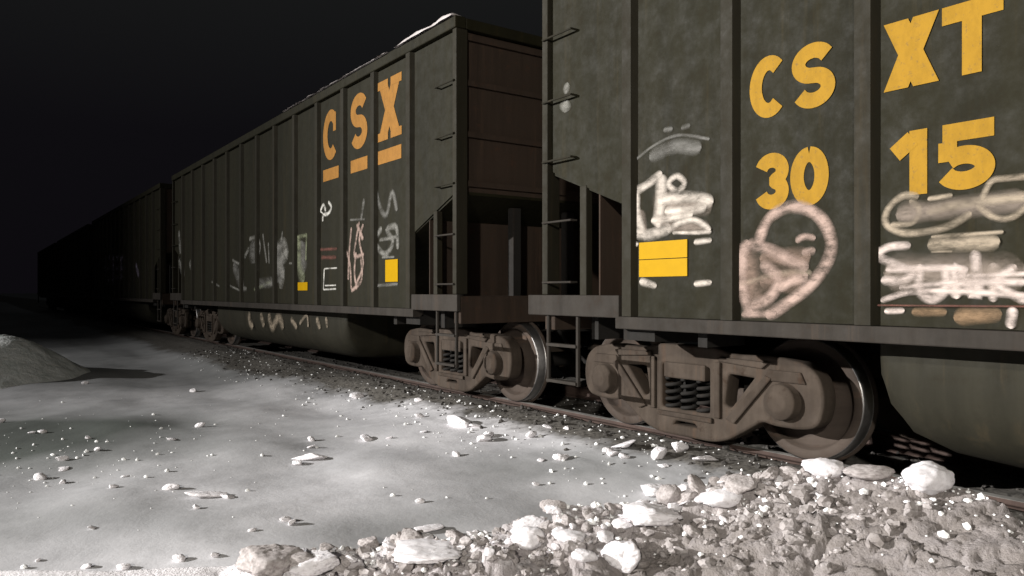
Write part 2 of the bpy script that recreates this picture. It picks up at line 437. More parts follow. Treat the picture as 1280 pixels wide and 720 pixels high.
def make_bogie(parent):
    bm = bmesh.new()
    prism(bm, [(-.86, .50), (-.5, .40), (.5, .40), (.86, .50), (.86, .62), (.3, .74), (-.3, .74), (-.86, .62)], 'y', -.17, .17)
    root = obj('bogie', bm, M['bogie'], parent, bevel=.015)
    wm = {s: wheel_mesh(s) for s in (-1, 1)}; sf = side_frame_mesh(); sf.materials.append(M['bogie'])
    for s in (-1, 1):
        f = link_mesh('side_frame', sf, None, root); f.location = (s * .985, 0, 0)
        # raised lips and ribs of the casting, spring seat, wear plates
        x0, x1 = sorted((s * 1.055, s * 1.085))
        for q in (-1, 1):
            a, b = sorted((q * .30, q * .355)); lip = bmesh.new(); box(lip, x0, x1, a, b, .24, .66); obj('casting_rib', lip, M['bogie'], root, bevel=.01)
            lip = bmesh.new(); prism(lip, [(q * .72, .64), (q * .34, .665), (q * .34, .70), (q * .78, .69)], 'x', x0, x1); obj('casting_rib', lip, M['bogie'], root, bevel=.01)
            lip = bmesh.new(); prism(lip, [(q * .74, .60), (q * .80, .58), (q * .48, .22), (q * .40, .25)], 'x', x0, x1); obj('casting_rib', lip, M['bogie'], root, bevel=.01)
        lip = bmesh.new(); box(lip, x0, x1, -.28, .28, .195, .235)
        obj('casting_rib', lip, M['bogie'], root, bevel=.01)
        for yy in (-.16, 0, .16):
            sp = bmesh.new(); pts = [(s * 1.0 + .055 * math.cos(t), yy + .062 * math.sin(t), .25 + .25 * t / (2 * math.pi * 4.5)) for t in [2 * math.pi * 4.5 * k / 72 for k in range(73)]]
            tube(sp, pts, .016, 6)
            obj('spring', sp, M['under'], root, smooth=True)
        bo = bmesh.new(); a, b = sorted((s * .86, s * 1.075)); box(bo, a, b, -.21, .21, .50, .625)
        obj('bolster_end', bo, M['bogie'], root, bevel=.015)
        for q in (-1, 1):
            w = link_mesh('wheel', wm[s], None, root); w.location = (s * .755, q * .89, WR); w.rotation_euler = (q * .7 + s, 0, 0)
            cap = bmesh.new()
            lathe_x(cap, [(.05, .17), (.075, .17), (.085, .155), (.115, .15), (.125, .13), (.135, .02), (.15, .01), (.15, -.05)], (s * .985, q * .89, WR), 24, s)
            obj('bearing_cap', cap, M['bogie'], root)
            ad = bmesh.new(); a, b = sorted((s * .93, s * 1.075))
            prism(ad, [(q * .89 - .17, .56), (q * .89 + .17, .56), (q * .89 + .13, .64), (q * .89 - .13, .64)], 'x', a, b)
            obj('bearing_adapter', ad, M['bogie'], root, bevel=.01)
    for q in (-1, 1):
        ax = bmesh.new(); tube(ax, [(-.98, q * .89, WR), (-.7, q * .89, WR), (-.3, q * .89, WR), (.3, q * .89, WR), (.7, q * .89, WR), (.98, q * .89, WR)], [.075, .09, .08, .08, .09, .075], 16)
        obj('axle', ax, M['under'], root, smooth=False)
        br = bmesh.new(); box(br, -.72, .72, q * .33 - .04, q * .33 + .04, .33, .43)
        for s in (-1, 1):
            a, b = sorted((q * .37, q * .44)); box(br, s * .755 - .06, s * .755 + .06, a, b, .28, .56)
        obj('brake_beam', br, M['under'], root)
    return root

def make_car():
    root = empty('coal_car', (TRK, 0, 0))
    obj('body', side_body(), M['car'], root)
    for e in (-1, 1): obj('end_sheet', end_bm(e), M['end'], root)
    tcb = bmesh.new()
    for s in (-1, 1):
        a, b = sorted((s * (XS - .07), s * (XS + .058))); box(tcb, a, b, -H, H, ZT + .003, ZT + .125)
    for e in (-1, 1):
        a, b = sorted((e * (H - .001), e * (H - .16))); box(tcb, -XS + .071, XS - .071, a, b, ZT + .006, ZT + .118)
    obj('top_chord', tcb, M['car'], root, bevel=.012)
    rm = rib_mesh()
    for s in (-1, 1):
        for y in RIBS:
            r = link_mesh('side_rib', rm, None, root); r.location = (s * XS, y, 0); r.rotation_euler = (0, 0, 0 if s < 0 else math.pi)
    for s in (-1, 1):
        sb = bmesh.new(); a, b = sorted((s * (XS - .09), s * (XS + .05)))
        box(sb, a, b, -(H - .9), H - .9, .905, .997)
        a, b = sorted((s * (XS + .018), s * (XS + .036)))
        obj('side_sill', sb, M['sill'], root, bevel=.008)
        for e in (-1, 1):
            pl = bmesh.new(); y0, y1 = sorted((e * (H - .94), e * (H + (.19 if e > 0 else .02)))); a, b = sorted((s * (XS + .004), s * (XS + .05)))
            box(pl, a, b, y0, y1, .985, 1.155)
            obj('end_plate', pl, M['sill'], root, bevel=.008)
            cp = bmesh.new(); y0, y1 = sorted((e * (H - .075), e * H)); a, b = sorted((s * (XS - .09), s * (XS + .045)))
            box(cp, a, b, y0, y1, 1.157, ZT); obj('corner_post', cp, M['rib'], root, bevel=.008)
            op = bmesh.new(); y0, y1 = sorted((e * (H - .445), e * (H - .525))); a, b = sorted((s * (XS - .06), s * (XS + .008)))
            box(op, a, b, y0, y1, 1.15, 2.03); obj('opening_post', op, M['rib'], root, bevel=.008)
            # ladder rungs and grab irons near the corner
            for z in (1.26, 1.76, 2.27, 2.77, 3.30):
                ld = bmesh.new(); xo = s * (XS + .06); ya, yb = e * (H - .03), e * (H - .40)
                tube(ld, [(s * (XS - .0), ya, z), (xo, ya, z), (xo, yb, z - .0), (s * (XS - .0), yb, z)], .009, 8)
                obj('grab_iron', ld, M['sill'] if z < 2 else M['rib'], root)
            st = bmesh.new(); xo = s * (XS + .01)
            for yy in (H - .05, H - .43): tube(st, [(xo, e * yy, 1.0), (xo, e * yy, .42)], .018, 8)
            for z in (.74, .44): box(st, *sorted((xo - s * .03, xo + s * .03)), *sorted((e * (H - .05), e * (H - .43))), z - .012, z + .012)
            obj('sill_step', st, M['sill'], root)
    ub = bmesh.new()
    box(ub, -.33, .33, -(H + .02), H + .02, .74, .98)
    obj('centre_sill', ub, M['under'], root)
    for e in (-1, 1):
        b = bmesh.new(); yc = e * (H - 1.06)
        prism(b, [(-1.56, .82), (-1.1, .80), (-.4, .745), (.4, .745), (1.1, .80), (1.56, .82), (1.56, .903), (1.48, .983), (-1.48, .983), (-1.56, .903)], 'y', yc - .16, yc + .16)
        for s in (-1, 1):
            for d in (-.55, .55):
                a, c2 = sorted((s * 1.1, s * 1.5)); box(b, a, c2, yc + d - .04, yc + d + .04, .80, .983)
        obj('body_bolster', b, M['under'], root)
        es = bmesh.new(); a, c2 = sorted((e * (H - .12), e * (H + .015))); box(es, -XS, -.335, a, c2, .86, 1.14); box(es, .335, XS, a, c2, .86, 1.14)
        box(es, -.334, .334, a, c2, .982, 1.14)
        obj('end_sill', es, M['end'], root, bevel=.01)
        for xx in (-.75, 0, .75):
            ep = bmesh.new(); a, c2 = sorted((e * (H - .30), e * (H - .20))); box(ep, xx - .05, xx + .05, a, c2, 1.0, 2.09); obj('end_post', ep, M['under'], root)
        for xx in (-1.25, 1.25):
            ep = bmesh.new(); a, c2 = sorted((e * (H - .62), e * (H - .54))); box(ep, xx - .05, xx + .05, a, c2, .99, 1.96); obj('end_post', ep, M['under'], root)
        wb = bmesh.new(); a, c2 = sorted((e * (H - .66), e * (H - .645))); box(wb, -XS + .02, XS - .02, a, c2, .99, 1.95)
        obj('end_web', wb, M['end'], root)
        cpl = bmesh.new()
        box(cpl, -.09, .09, *sorted((e * (H + .0), e * (H + .46))), .80, .94)
        prism(cpl, [(-.17, e * (H + .45)), (.15, e * (H + .45)), (.19, e * (H + .68)), (.06, e * (H + .69)), (.03, e * (H + .57)), (-.05, e * (H + .56)), (-.06, e * (H + .66)), (-.17, e * (H + .64))], 'z', .74, 1.0)
        obj('coupler', cpl, M['wheel'], root, bevel=.015)
        ho = bmesh.new()
        tube(ho, [(-.42, e * (H + .02), .80), (-.42, e * (H + .10), .78), (-.40, e * (H + .25), .62), (-.34, e * (H + .45), .45), (-.25, e * (H + .69), .40)], .026, 8)
        obj('brake_hose', ho, M['under'], root, smooth=True)
    obj('tub', tub_bm(), M['tub'], root)
    bg_ = make_bogie(root); bg_.location = (0, H - 1.06, 0)
    b2 = copy_tree(bg_, root); b2.location = (0, -(H - 1.06), 0)
    return root

YC = [-1.39, 12.96, 27.31, 41.66, 56.01]
car = make_car()
cars = [car] + [copy_tree(car) for _ in range(4)]
LAB = ['dark coal car at the right with yellow CSXT 3015 lettering, nearest the camera',
       'dark coal car with tall orange CSX letters behind the lettered nearest car',
       'dim coal car third in the train with a pale violet patch of graffiti',
       'barely visible coal car fourth in the train, fading into darkness',
       'farthest coal car at the end of the train, lost in the dark']
for c_, y_, lb in zip(cars, YC, LAB):
    c_.location = (TRK, y_, 0)
    tag(c_, lb, 'train car', 'coal cars coupled in the freight train')

# ------------------------------------------------------------------ lettering, reflective sheets and graffiti (thin paint layers, parts of their car)
def smooth_path(pts, closed=False, n=6):
    if len(pts) < 3: 
        return [tuple(np.array(pts[0]) * (1 - t) + np.array(pts[1]) * t) for t in np.linspace(0, 1, 5)]
    P = [np.array(p, float) for p in pts]; out = []; m = len(P)
    rng = range(m if closed else m - 1)
    for i in rng:
        p0 = P[(i - 1) % m] if closed or i > 0 else P[0] * 2 - P[1]
        p1 = P[i]; p2 = P[(i + 1) % m]
        p3 = P[(i + 2) % m] if closed or i + 2 < m else P[-1] * 2 - P[-2]
        for k in range(n):
            t = k / n
            out.append(tuple(.5 * (2 * p1 + (p2 - p0) * t + (2 * p0 - 5 * p1 + 4 * p2 - p3) * t * t + (3 * p1 - p0 - 3 * p2 + p3) * t ** 3)))
    out.append(tuple(P[0] if closed else P[-1])); return out
class Paint:
    """collects flat strokes lying on a car's side; x0 = local X of the painted face"""
    def __init__(s, x0): s.bm = bmesh.new(); s.uv = s.bm.loops.layers.uv.new('stroke'); s.x = x0; s.k = 0
    def stroke(s, pts, w, smooth=True, closed=False, lift=.0006, n=6, caps=False):
        P = smooth_path(pts, closed, n) if smooth else pts
        if caps and not closed:
            Q = np.array(P, float); seg = np.concatenate([[0], np.cumsum(np.linalg.norm(np.diff(Q, axis=0), axis=1))]); T = seg[-1]
            w0 = w / 2; ts = np.unique(np.concatenate([np.linspace(0, min(w0, T / 2), 6), np.linspace(0, T, max(4, len(P))), T - np.linspace(0, min(w0, T / 2), 6)]))
            P = [(np.interp(t, seg, Q[:, 0]), np.interp(t, seg, Q[:, 1])) for t in ts]
            wl_ = [w * (math.sqrt(max(0, 1 - (1 - min(1, min(t, T - t) / w0)) ** 2)) * .96 + .04) * (1 + .16 * mnoise.noise(Vector((t * 9, s.k * 3.3, 0)))) for t in ts]
        s.k += 1; base = s.x - lift * s.k; L = 0; prev = None; m = len(P)
        for i in range(m):
            a = np.array(P[max(i - 1, 0)]); b = np.array(P[min(i + 1, m - 1)])
            if closed and i in (0, m - 1): a = np.array(P[m - 2]); b = np.array(P[1])
            d = b - a; d = d / (np.linalg.norm(d) + 1e-9); nn = np.array((-d[1], d[0]))
            ww = wl_[i] if caps and not closed else w
            p = np.array(P[i]); x = base - .0010 * i / m
            l = s.bm.verts.new((x, *(p - nn * ww / 2))); r = s.bm.verts.new((x, *(p + nn * ww / 2)))
            if prev:
                f = s.bm.faces.new((prev[0], prev[1], r, l)); L2 = L + np.linalg.norm(p - prev[2])
                for lp, uvv in zip(f.loops, ((0, L), (1, L), (1, L2), (0, L2))): lp[s.uv].uv = uvv
                L = L2
            prev = (l, r, p)
    def poly(s, pts, lift=.0005):
        s.k += 1; vs = [s.bm.verts.new((s.x - lift * s.k, *p)) for p in pts]; s.bm.faces.new(vs)
    def done(s, name, mat, parent, label=None):
        o = obj(name, s.bm, mat, parent)
        if label: o['label'] = label
        return o
def arc(cx, cy, rx, ry, a0, a1, n=9):
    return [(cx + rx * math.cos(math.radians(a0 + (a1 - a0) * k / n)), cy + ry * math.sin(math.radians(a0 + (a1 - a0) * k / n))) for k in range(n + 1)]
def glyph(ch, w, h, t):
    """strokes of one heavy block letter in a w x h box, stroke t"""
    q = t / 2; rx, ry = w / 2 - q, h / 2 - q; cx, cy = w / 2, h / 2
    if ch == 'C': return [arc(cx, cy, rx, ry, 48, 312, 14)]
    if ch == '0': return [arc(cx, cy, rx, ry, 90, 450, 18)]
    if ch == 'S':
        r2 = (h - 2 * q) / 4
        return [arc(cx, h - q - r2, rx, r2, 25, 270, 10)[:-1] + [(cx, cy)] + arc(cx, q + r2, rx, r2, 90, -155, 10)[1:]]
    if ch == '3':
        r2 = (h - 2 * q) / 4
        return [arc(cx, h - q - r2, rx, r2, 165, -70, 10) + arc(cx, q + r2, rx, r2, 70, -165, 10)]
    if ch == 'X': return ['X']
    if ch == 'T': return [[(0, h - q), (w, h - q)], [(cx, h - t), (cx, 0)]]
    if ch == '1': return [[(cx + q * .6, 0), (cx + q * .6, h)], [(0, h * .80 - q), (cx, h - q * .9)]]
    if ch == '5':
        rr = h * .36
        return [[(w * .98, h - q), (q * .5, h - q)], [(q * 1.05, h - t), (q * 1.05, h * .44)], arc(cx - w * .03, h * .325, rx + w * .03, h * .325 - q, 140, -155, 14)]
def put(pt, ch, s0, s1, z0, z1, t, yc, serif=0):
    w, h = s0 - s1, z1 - z0
    f = lambda p: (s0 - p[0] - yc, z0 + p[1])
    for st in glyph(ch, w, h, t):
        if st == 'X':
            e = t * .72
            tt = (w / 2 - 2 * e) / (w - 2 * e); xi = (w - 2 * e) / 2
            pt.poly([f(p) for p in [(0, h), (2 * e, h), (w / 2, h * (1 - tt)), (w - 2 * e, h), (w, h), (w - xi, h / 2), (w, 0), (w - 2 * e, 0), (w / 2, h * tt), (2 * e, 0), (0, 0), (xi, h / 2)]])
            if serif:
                for zz in (0, h - serif):
                    pt.poly([f((-.01, zz)), f((w * .44, zz)), f((w * .44, zz + serif)), f((-.01, zz + serif))])
                    pt.poly([f((w * .56, zz)), f((w + .01, zz)), f((w + .01, zz + serif)), f((w * .56, zz + serif))])
        else:
            pt.stroke([f(p) for p in st], t, smooth=len(st) > 2, n=3)
            if serif and ch == 'C' and len(st) > 2:
                ends = [(st[0], 1)] if ch == 'C' else [(st[0], 1), (st[-1], 0)]
                for (ex, ey), up in ends:
                    a = ex - t * .30; pt.poly([f((a, ey - serif * (1.6 if up else .2))), f((a + t * .6, ey - serif * (1.6 if up else .2))), f((a + t * .6, ey + serif * (.9 if up else 1.6))), f((a, ey + serif * (.9 if up else 1.6)))])

FACE = -XS - .0040                       # paint sits just proud of the dented sheet
A = cars[0]; ya = YC[0]
for ch, s0, s1, z0, z1 in (('C', 3.015, 2.735, 2.25, 2.63), ('S', 2.715, 2.435, 2.25, 2.63), ('X', 2.155, 1.870, 2.25, 2.61), ('T', 1.855, 1.575, 2.25, 2.61),
                           ('3', 2.975, 2.735, 1.685, 2.03), ('0', 2.725, 2.475, 1.685, 2.03), ('1', 2.095, 1.905, 1.685, 2.02), ('5', 1.875, 1.610, 1.685, 2.02)):
    pt = Paint(FACE); put(pt, ch, s0, s1, z0, z1, .090, ya)
    pt.done('painted_numeral' if ch in '3015' else 'painted_letter', M['letter'], A)
B = cars[1]; yb = YC[1]
for ch, s0, s1, z0, z1 in (('C', 10.07, 9.53, 2.97, 3.65), ('S', 9.14, 8.64, 2.98, 3.68), ('X', 8.34, 7.74, 2.97, 3.68)):
    pt = Paint(FACE); put(pt, ch, s0, s1, z0, z1, .155, yb, .10)
    pt.done('painted_letter', M['letter_old'], B); pt = Paint(FACE)
    pt.poly([(s0 - yb, 2.70), (s1 - yb, 2.70), (s1 - yb, 2.86), (s0 - yb, 2.86)])
    pt.done('painted_underline', M['letter_old'], B)

def sheet(parent, yc, x0, y0, x1, y1, split=True):
    s0, z1 = on_plane(x0, y0); s1, z0 = on_plane(x1, y1)
    bm = bmesh.new(); zm = (z0 + z1) / 2
    parts = ((z0, zm - .003), (zm + .003, z1)) if split else ((z0, z1),)
    for a, b in parts: box(bm, FACE - .006, FACE - .001, s1 - yc, s0 - yc, a, b)
    return obj('reflective_sheet', bm, M['sticker'], parent)
sheet(A, ya, 800, 303.5, 860, 345); sheet(B, yb, 482.5, 325, 498, 352, False); sheet(B, yb, 373, 353, 385, 363, False)

def tagpaint(parent, yc, mat, strokes, label=None, d=4.0, face=None):
    """graffiti: strokes measured on the photograph (pixels, width in pixels) turned to metres on the car's side"""
    def clear(a, b):
        pa, pb = [np.array(smooth_path([p for p in q[:-1] if p != 'o'], False, 4)) for q in (a, b)]
        return np.min(np.linalg.norm(pa[:, None] - pb[None], axis=2)) > (a[-1] + b[-1]) * .62
    sets = []
    for st in strokes:                      # strokes that touch make one tag, loose ones are marks of their own
        touch = [g for g in sets if any(not clear(st, q) for q in g)]
        for g in touch: sets.remove(g)
        sets.append([q for g in touch for q in g] + [st])
    for g in sets: one_tag(parent, yc, mat, g, label, d, face)
def one_tag(parent, yc, mat, strokes, label, d, face):
    pt = Paint(FACE - .003 if face is None else face)
    for st in strokes:
        *pts, w = st; closed = pts[0] == 'o'
        if closed: pts = pts[1:]
        P = []; 
        for x, y in pts:
            s, z = on_plane(x, y, d); P.append((s - yc, z))
        xm = sum(p[0] for p in pts) / len(pts)
        horiz = abs(pts[-1][0] - pts[0][0]) > abs(pts[-1][1] - pts[0][1])
        mz = d / CT / (xm - VPX); ms = FPX * d / CT / (xm - VPX) ** 2 / CT
        k = mz if horiz else (mz + ms) / 2
        pt.stroke(P, max(w * k * 1.28, .013), closed=closed, caps=True)
    return pt.done('graffiti', M[mat], parent, label)

tagpaint(A, ya, 'g_faint', [[(795, 200), (820, 181), (850, 169), (888, 174), 4], [(812, 197), (845, 183), (878, 186), 17], [(830, 163), (842, 161), 6], [(852, 160), (864, 157), 6]], 'faint grey haze of spray paint')
tagpaint(A, ya, 'g_underfill', [[(832, 232), (832, 285), 30], [(800, 262), (806, 292), 12], [(838, 258), (892, 258), 22], [(835, 282), (888, 284), 16]], 'faint grey fill under the cream tag')
tagpaint(A, ya, 'g_cream', [[(789, 243), (808, 232), (829, 216), 11], [(828, 217), (827, 245), (823, 285), 15], [(797, 240), (797, 265), (804, 292), 11], [(793, 290), (812, 294), (840, 284), 14],
    ['o', (847, 220), (857, 229), (848, 239), (837, 230), 7], [(828, 250), (850, 247), (872, 248), (893, 254), 15], [(832, 264), (855, 264), (885, 258), 12],
    [(815, 276), (840, 273), (868, 268), 9], [(836, 290), (850, 279), (870, 275), (890, 288), 8], [(842, 291), (870, 291), (891, 290), 5], [(868, 303), (891, 300), 7],
    [(789, 306), (800, 305), 6], [(800, 351), (822, 358), 9], [(868, 355), (891, 353), 7]], 'cream spray paint tag over the yellow sheet')
tagpaint(A, ya, 'g_grey', [[(711, 103), (707, 118), 8], [(709, 124), (706, 141), 17]], 'small white smear')
tagpaint(A, ya, 'g_underpink', [[(930, 310), (945, 385), 34], [(950, 322), (1015, 322), 24], [(950, 350), (1005, 350), 30]], 'faint fill under the pink loop')
tagpaint(A, ya, 'g_pink', [[(948, 305), (960, 276), (980, 261), (1002, 259), (1026, 272), (1040, 300), (1035, 327), (1014, 356), (985, 379), (958, 396), 14],
    [(937, 300), (925, 325), (919, 346), 14], [(935, 303), (965, 313), (990, 326), (1012, 336), 16], [(931, 320), (928, 350), (935, 380), (942, 396), 14],
    [(995, 302), (1006, 296), (1021, 298), 8], [(1003, 316), (1021, 313), 9], [(952, 328), (975, 350), (960, 375), (940, 382), 14], [(974, 362), (990, 351), (1012, 345), 13], [(928, 393), (972, 392), 9]], 'dusty pink looping tag')
tagpaint(A, ya, 'g_beige', [[(923, 357), (950, 349), (980, 342), (1016, 341), 8], [(1150, 246), (1130, 245), (1112, 260), (1108, 279), (1125, 290), (1150, 291), (1186, 283), (1216, 266), 9],
    [(1138, 250), (1150, 262), (1141, 279), (1114, 281), 7], [(1160, 249), (1192, 244), 6], [(1158, 265), (1200, 256), (1240, 251), (1290, 245), 13],
    [(1228, 250), (1240, 227), (1260, 223), (1290, 220), 8], [(1222, 256), (1244, 272), (1266, 272), (1290, 254), 8], [(1165, 296), (1256, 290), 5], [(1160, 306), (1252, 303), 18], [(1165, 315), (1192, 314), 3]], 'beige cursive tag')
tagpaint(A, ya, 'g_underfill', [[(1105, 340), (1285, 345), 46], [(1120, 268), (1285, 250), 26]], 'faint pale fill under the block tag')
tagpaint(A, ya, 'g_white', [[(1140, 307), (1112, 309), (1099, 320), (1122, 331), (1142, 341), (1128, 351), (1102, 350), 11], [(1152, 330), (1150, 362), (1165, 374), (1182, 362), (1184, 331), 12],
    [(1196, 374), (1197, 333), (1222, 372), (1220, 312), 13], [(1243, 328), (1242, 378), 12], [(1272, 332), (1246, 353), (1285, 378), 12], [(1108, 337), (1180, 335), (1212, 338), 9],
    [(1184, 356), (1230, 352), (1285, 353), 9], [(1102, 376), (1140, 365), (1200, 364), (1285, 370), 8], [(1125, 360), (1200, 352), 7], [(1210, 345), (1285, 342), 6], [(1106, 389), (1132, 388), 7], [(1268, 383), (1264, 411), 12]], 'pinkish white block tag')
tagpaint(A, ya, 'g_tan', [[(1192, 396), (1254, 393), 19], [(1140, 390), (1185, 390), 10]], 'orange tan spray patch', face=FACE - .002)
tagpaint(A, ya, 'g_red', [[(1100, 381.5), (1290, 383), 2.4]], 'thin dull red line', face=FACE - .022)
tagpaint(B, yb, 'g_pink', [[(440, 284), (437, 320), (436, 350), 3], [(450, 277), (446, 300), (444, 320), (456, 318), 3], [(455, 280), (450, 300), (455, 330), (446, 356), 3], [(433, 312), (438, 330), (440, 362), 3],
    [(446, 315), (444, 340), (447, 362), 3], [(452, 322), (453, 350), (440, 364), 3], [(447, 280), (455, 300), 4]], 'pink and white scrawled tag')
tagpaint(B, yb, 'g_faint', [[(456, 248), (452, 275), 4], [(438, 275), (457, 274), 3], [(470, 236), (477, 262), (484, 268), (491, 240), (497, 264), 5], [(472, 357), (498, 355), 4]], 'faint grey scrawl')
tagpaint(B, yb, 'g_grey', [[(478, 284), (470, 302), (482, 318), (492, 302), (484, 288), (496, 284), (498, 312), 5], [(478, 322), (494, 321), 3], [(475, 300), (497, 296), 5]], 'greyish bubble tag')
tagpaint(B, yb, 'g_bright', [[(399, 252), (401, 263), (405, 256), (408, 264), 2.6], [(411, 252), (415, 259), (411, 267), (405, 269), (404, 277), 2.6], [(401, 264), (408, 270), 2.2]], 'small white scrawl')
tagpaint(B, yb, 'g_bright', [[(422, 335), (414, 335.4), (406, 336), 2.0], [(406, 336), (405.5, 350), (405, 362), 1.6], [(405, 362), (421, 361), 2.4], [(407, 357), (421, 356.5), 2]], 'white stencilled box outline')
tagpaint(B, yb, 'g_red', [[(401, 312), (422, 311), 4], [(402, 322), (421, 321.5), 5]], 'dull red bars')
tagpaint(B, yb, 'g_grey', [[(312, 299), (322, 297), (326, 310), (322, 323), 2.6], [(329, 292), (334, 329), 2.6], [(336, 303), (337, 330), 2.2], [(291, 325), (303, 332), 4], [(345, 313), (355, 305), (358, 318), (346, 330), (354, 341), (350, 360), 8],
    [(342, 328), (342, 352), (336, 355), 2.4], [(354, 289), (352, 302), 3], [(362, 329), (370, 330), 3], [(304, 361), (309, 361), 6], [(288, 357), (300, 363), 3], [(312, 310), (306, 322), 3]], 'grey angular tag')
tagpaint(B, yb, 'g_faint', [[(316, 300), (318, 330), 16], [(348, 308), (350, 355), 18], [(378, 300), (378, 345), 16], [(322, 355), (345, 352), 12], [(292, 330), (305, 360), 8]], 'faint pale spray patches')
tagpaint(B, yb, 'g_green', [[(370, 297), (384, 294), 5], [(374, 295), (374, 330), (381, 352), 10], [(384, 291), (383, 326), 3], [(318, 362), (340, 352), 5]], 'grey green tall tag')
tagpaint(B, yb, 'g_beige', [[(313, 390), (312, 400), (317, 409), 5], [(326, 392), (331, 408), 5], [(336, 392), (341, 409), (349, 396), (355, 411), 6], [(364, 398), (372, 410), 4], [(375, 405), (384, 394), (386, 409), 5], [(396, 397), (401, 411), 5], [(408, 396), (410, 410), 4]],
    'beige block letters along the tub', d=TRK - 1.35, face=-1.358)
tagpaint(B, yb, 'g_grey', [[(224, 288), (226, 318), 4], [(224, 325), (231, 346), 5], [(237, 328), (243, 338), 4], [(252, 340), (256, 350), 3], [(265, 352), (275, 358), 3]], 'grey drips near the far end')
Cc = cars[2]
tagpaint(Cc, YC[2], 'g_violet', [[(131, 322), (157, 322), 6], [(133, 320), (133, 362), 4], [(142, 320), (142, 358), 5], [(152, 320), (150, 350), 6], [(131, 335), (157, 336), 6], [(133, 350), (154, 346), 5], [(170, 330), (174, 345), 3]], 'pale violet tag')

# ------------------------------------------------------------------ ground heights
def ground_z(X, Y):
    X = np.asarray(X, float); Y = np.asarray(Y, float)
    z = -.25 + .10 * fbm(X * .33, Y * .33, 3, 3) + .20 * fbm(X * .75 + 5, Y * .45, 2, 11)
    near = sstep(40, 14, np.hypot(X, Y - 4))
    z = z + near * (.012 * fbm(X * 4, Y * 4, 4, 23))
    z = z + .165 * sstep(3.0, 4.5, X + .25 * fbm(X * .8, Y * .8, 2, 31)) * sstep(12.5, 7.5, X)
    track = sstep(4.55, 4.95, X) * sstep(7.0, 6.4, X)
    sh = sstep(4.05, 4.55, X + .12 * fbm(X * 1.3, Y * 1.3, 2, 33)) * sstep(4.80, 4.76, X); z = z * (1 - sh) + (-.035 + .03 * fbm(X * 3, Y * 3, 3, 37)) * sh
    track = sstep(4.785, 4.83, X) * sstep(7.0, 6.4, X)
    z = z * (1 - track) + (-.175) * track
    rough = sstep(3.3, 4.2, X) * sstep(8.2, 7, X)
    z = z + rough * near * .035 * fbm(X * 9, Y * 9, 3, 47)
    
    return z
def bare_mask(X, Y):
    X = np.asarray(X, float); Y = np.asarray(Y, float)
    edge = 3.95 + .55 * fbm(X * .5, Y * .7, 3, 61) - .35 * sstep(6, 14, Y)
    b = sstep(-.35, .55, X - edge) * 1.0
    b = np.where(X > 8.5, b * sstep(10.5, 8.5, X), b)
    return np.clip(b, 0, 1)
def icy_dim_mask(X, Y):
    """icy grey-green patch, grey zones and painted light falloff, darker with distance"""
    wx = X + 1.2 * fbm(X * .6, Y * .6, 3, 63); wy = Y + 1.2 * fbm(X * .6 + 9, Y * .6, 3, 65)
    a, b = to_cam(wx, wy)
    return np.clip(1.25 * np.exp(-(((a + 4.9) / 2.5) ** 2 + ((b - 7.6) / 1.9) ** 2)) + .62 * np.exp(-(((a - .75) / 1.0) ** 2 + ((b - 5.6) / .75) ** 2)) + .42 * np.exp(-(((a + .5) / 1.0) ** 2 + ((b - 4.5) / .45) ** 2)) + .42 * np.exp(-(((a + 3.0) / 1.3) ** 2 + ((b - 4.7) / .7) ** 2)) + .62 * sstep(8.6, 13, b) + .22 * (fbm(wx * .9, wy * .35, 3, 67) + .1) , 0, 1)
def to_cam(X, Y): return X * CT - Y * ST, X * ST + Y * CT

def axis(lo, hi, fine, far, n_far):
    a = np.arange(lo, hi + fine / 2, fine)
    g = np.geomspace(fine * 1.3, far, n_far)
    return np.concatenate([lo - np.cumsum(np.diff(np.concatenate([[0], g])))[::-1] if False else lo - g[::-1], a, hi + g])
gx = axis(-5.0, 8.0, .05, 900, 46); gy = axis(1.0, 18.0, .07, 900, 46)
def grid_mesh(name, X, Y, Z, attrs=None):
    ny, nx = X.shape
    co = np.stack([X, Y, Z], -1).reshape(-1, 3).astype(np.float32)
    idx = np.arange(nx * ny).reshape(ny, nx)
    q = np.stack([idx[:-1, :-1], idx[:-1, 1:], idx[1:, 1:], idx[1:, :-1]], -1).reshape(-1, 4)
    me = bpy.data.meshes.new(name); me.vertices.add(len(co)); me.vertices.foreach_set('co', co.ravel())
    me.loops.add(q.size); me.loops.foreach_set('vertex_index', q.ravel().astype(np.int32))
    me.polygons.add(len(q)); me.polygons.foreach_set('loop_start', np.arange(0, q.size, 4, dtype=np.int32)); me.polygons.foreach_set('loop_total', np.full(len(q), 4, dtype=np.int32))
    me.update(calc_edges=True); me.shade_smooth()
    for k, v in (attrs or {}).items():
        at = me.attributes.new(k, 'FLOAT', 'POINT'); at.data.foreach_set('value', v.ravel().astype(np.float32))
    return me
GX, GY = np.meshgrid(gx, gy)
g_o = link_mesh('ground', grid_mesh('ground', GX, GY, ground_z(GX, GY), {'bare': bare_mask(GX, GY), 'thin': icy_dim_mask(GX, GY)}), M['ground'])
tag(g_o, 'packed grey snow field running up to the track', 'ground', kind='structure')

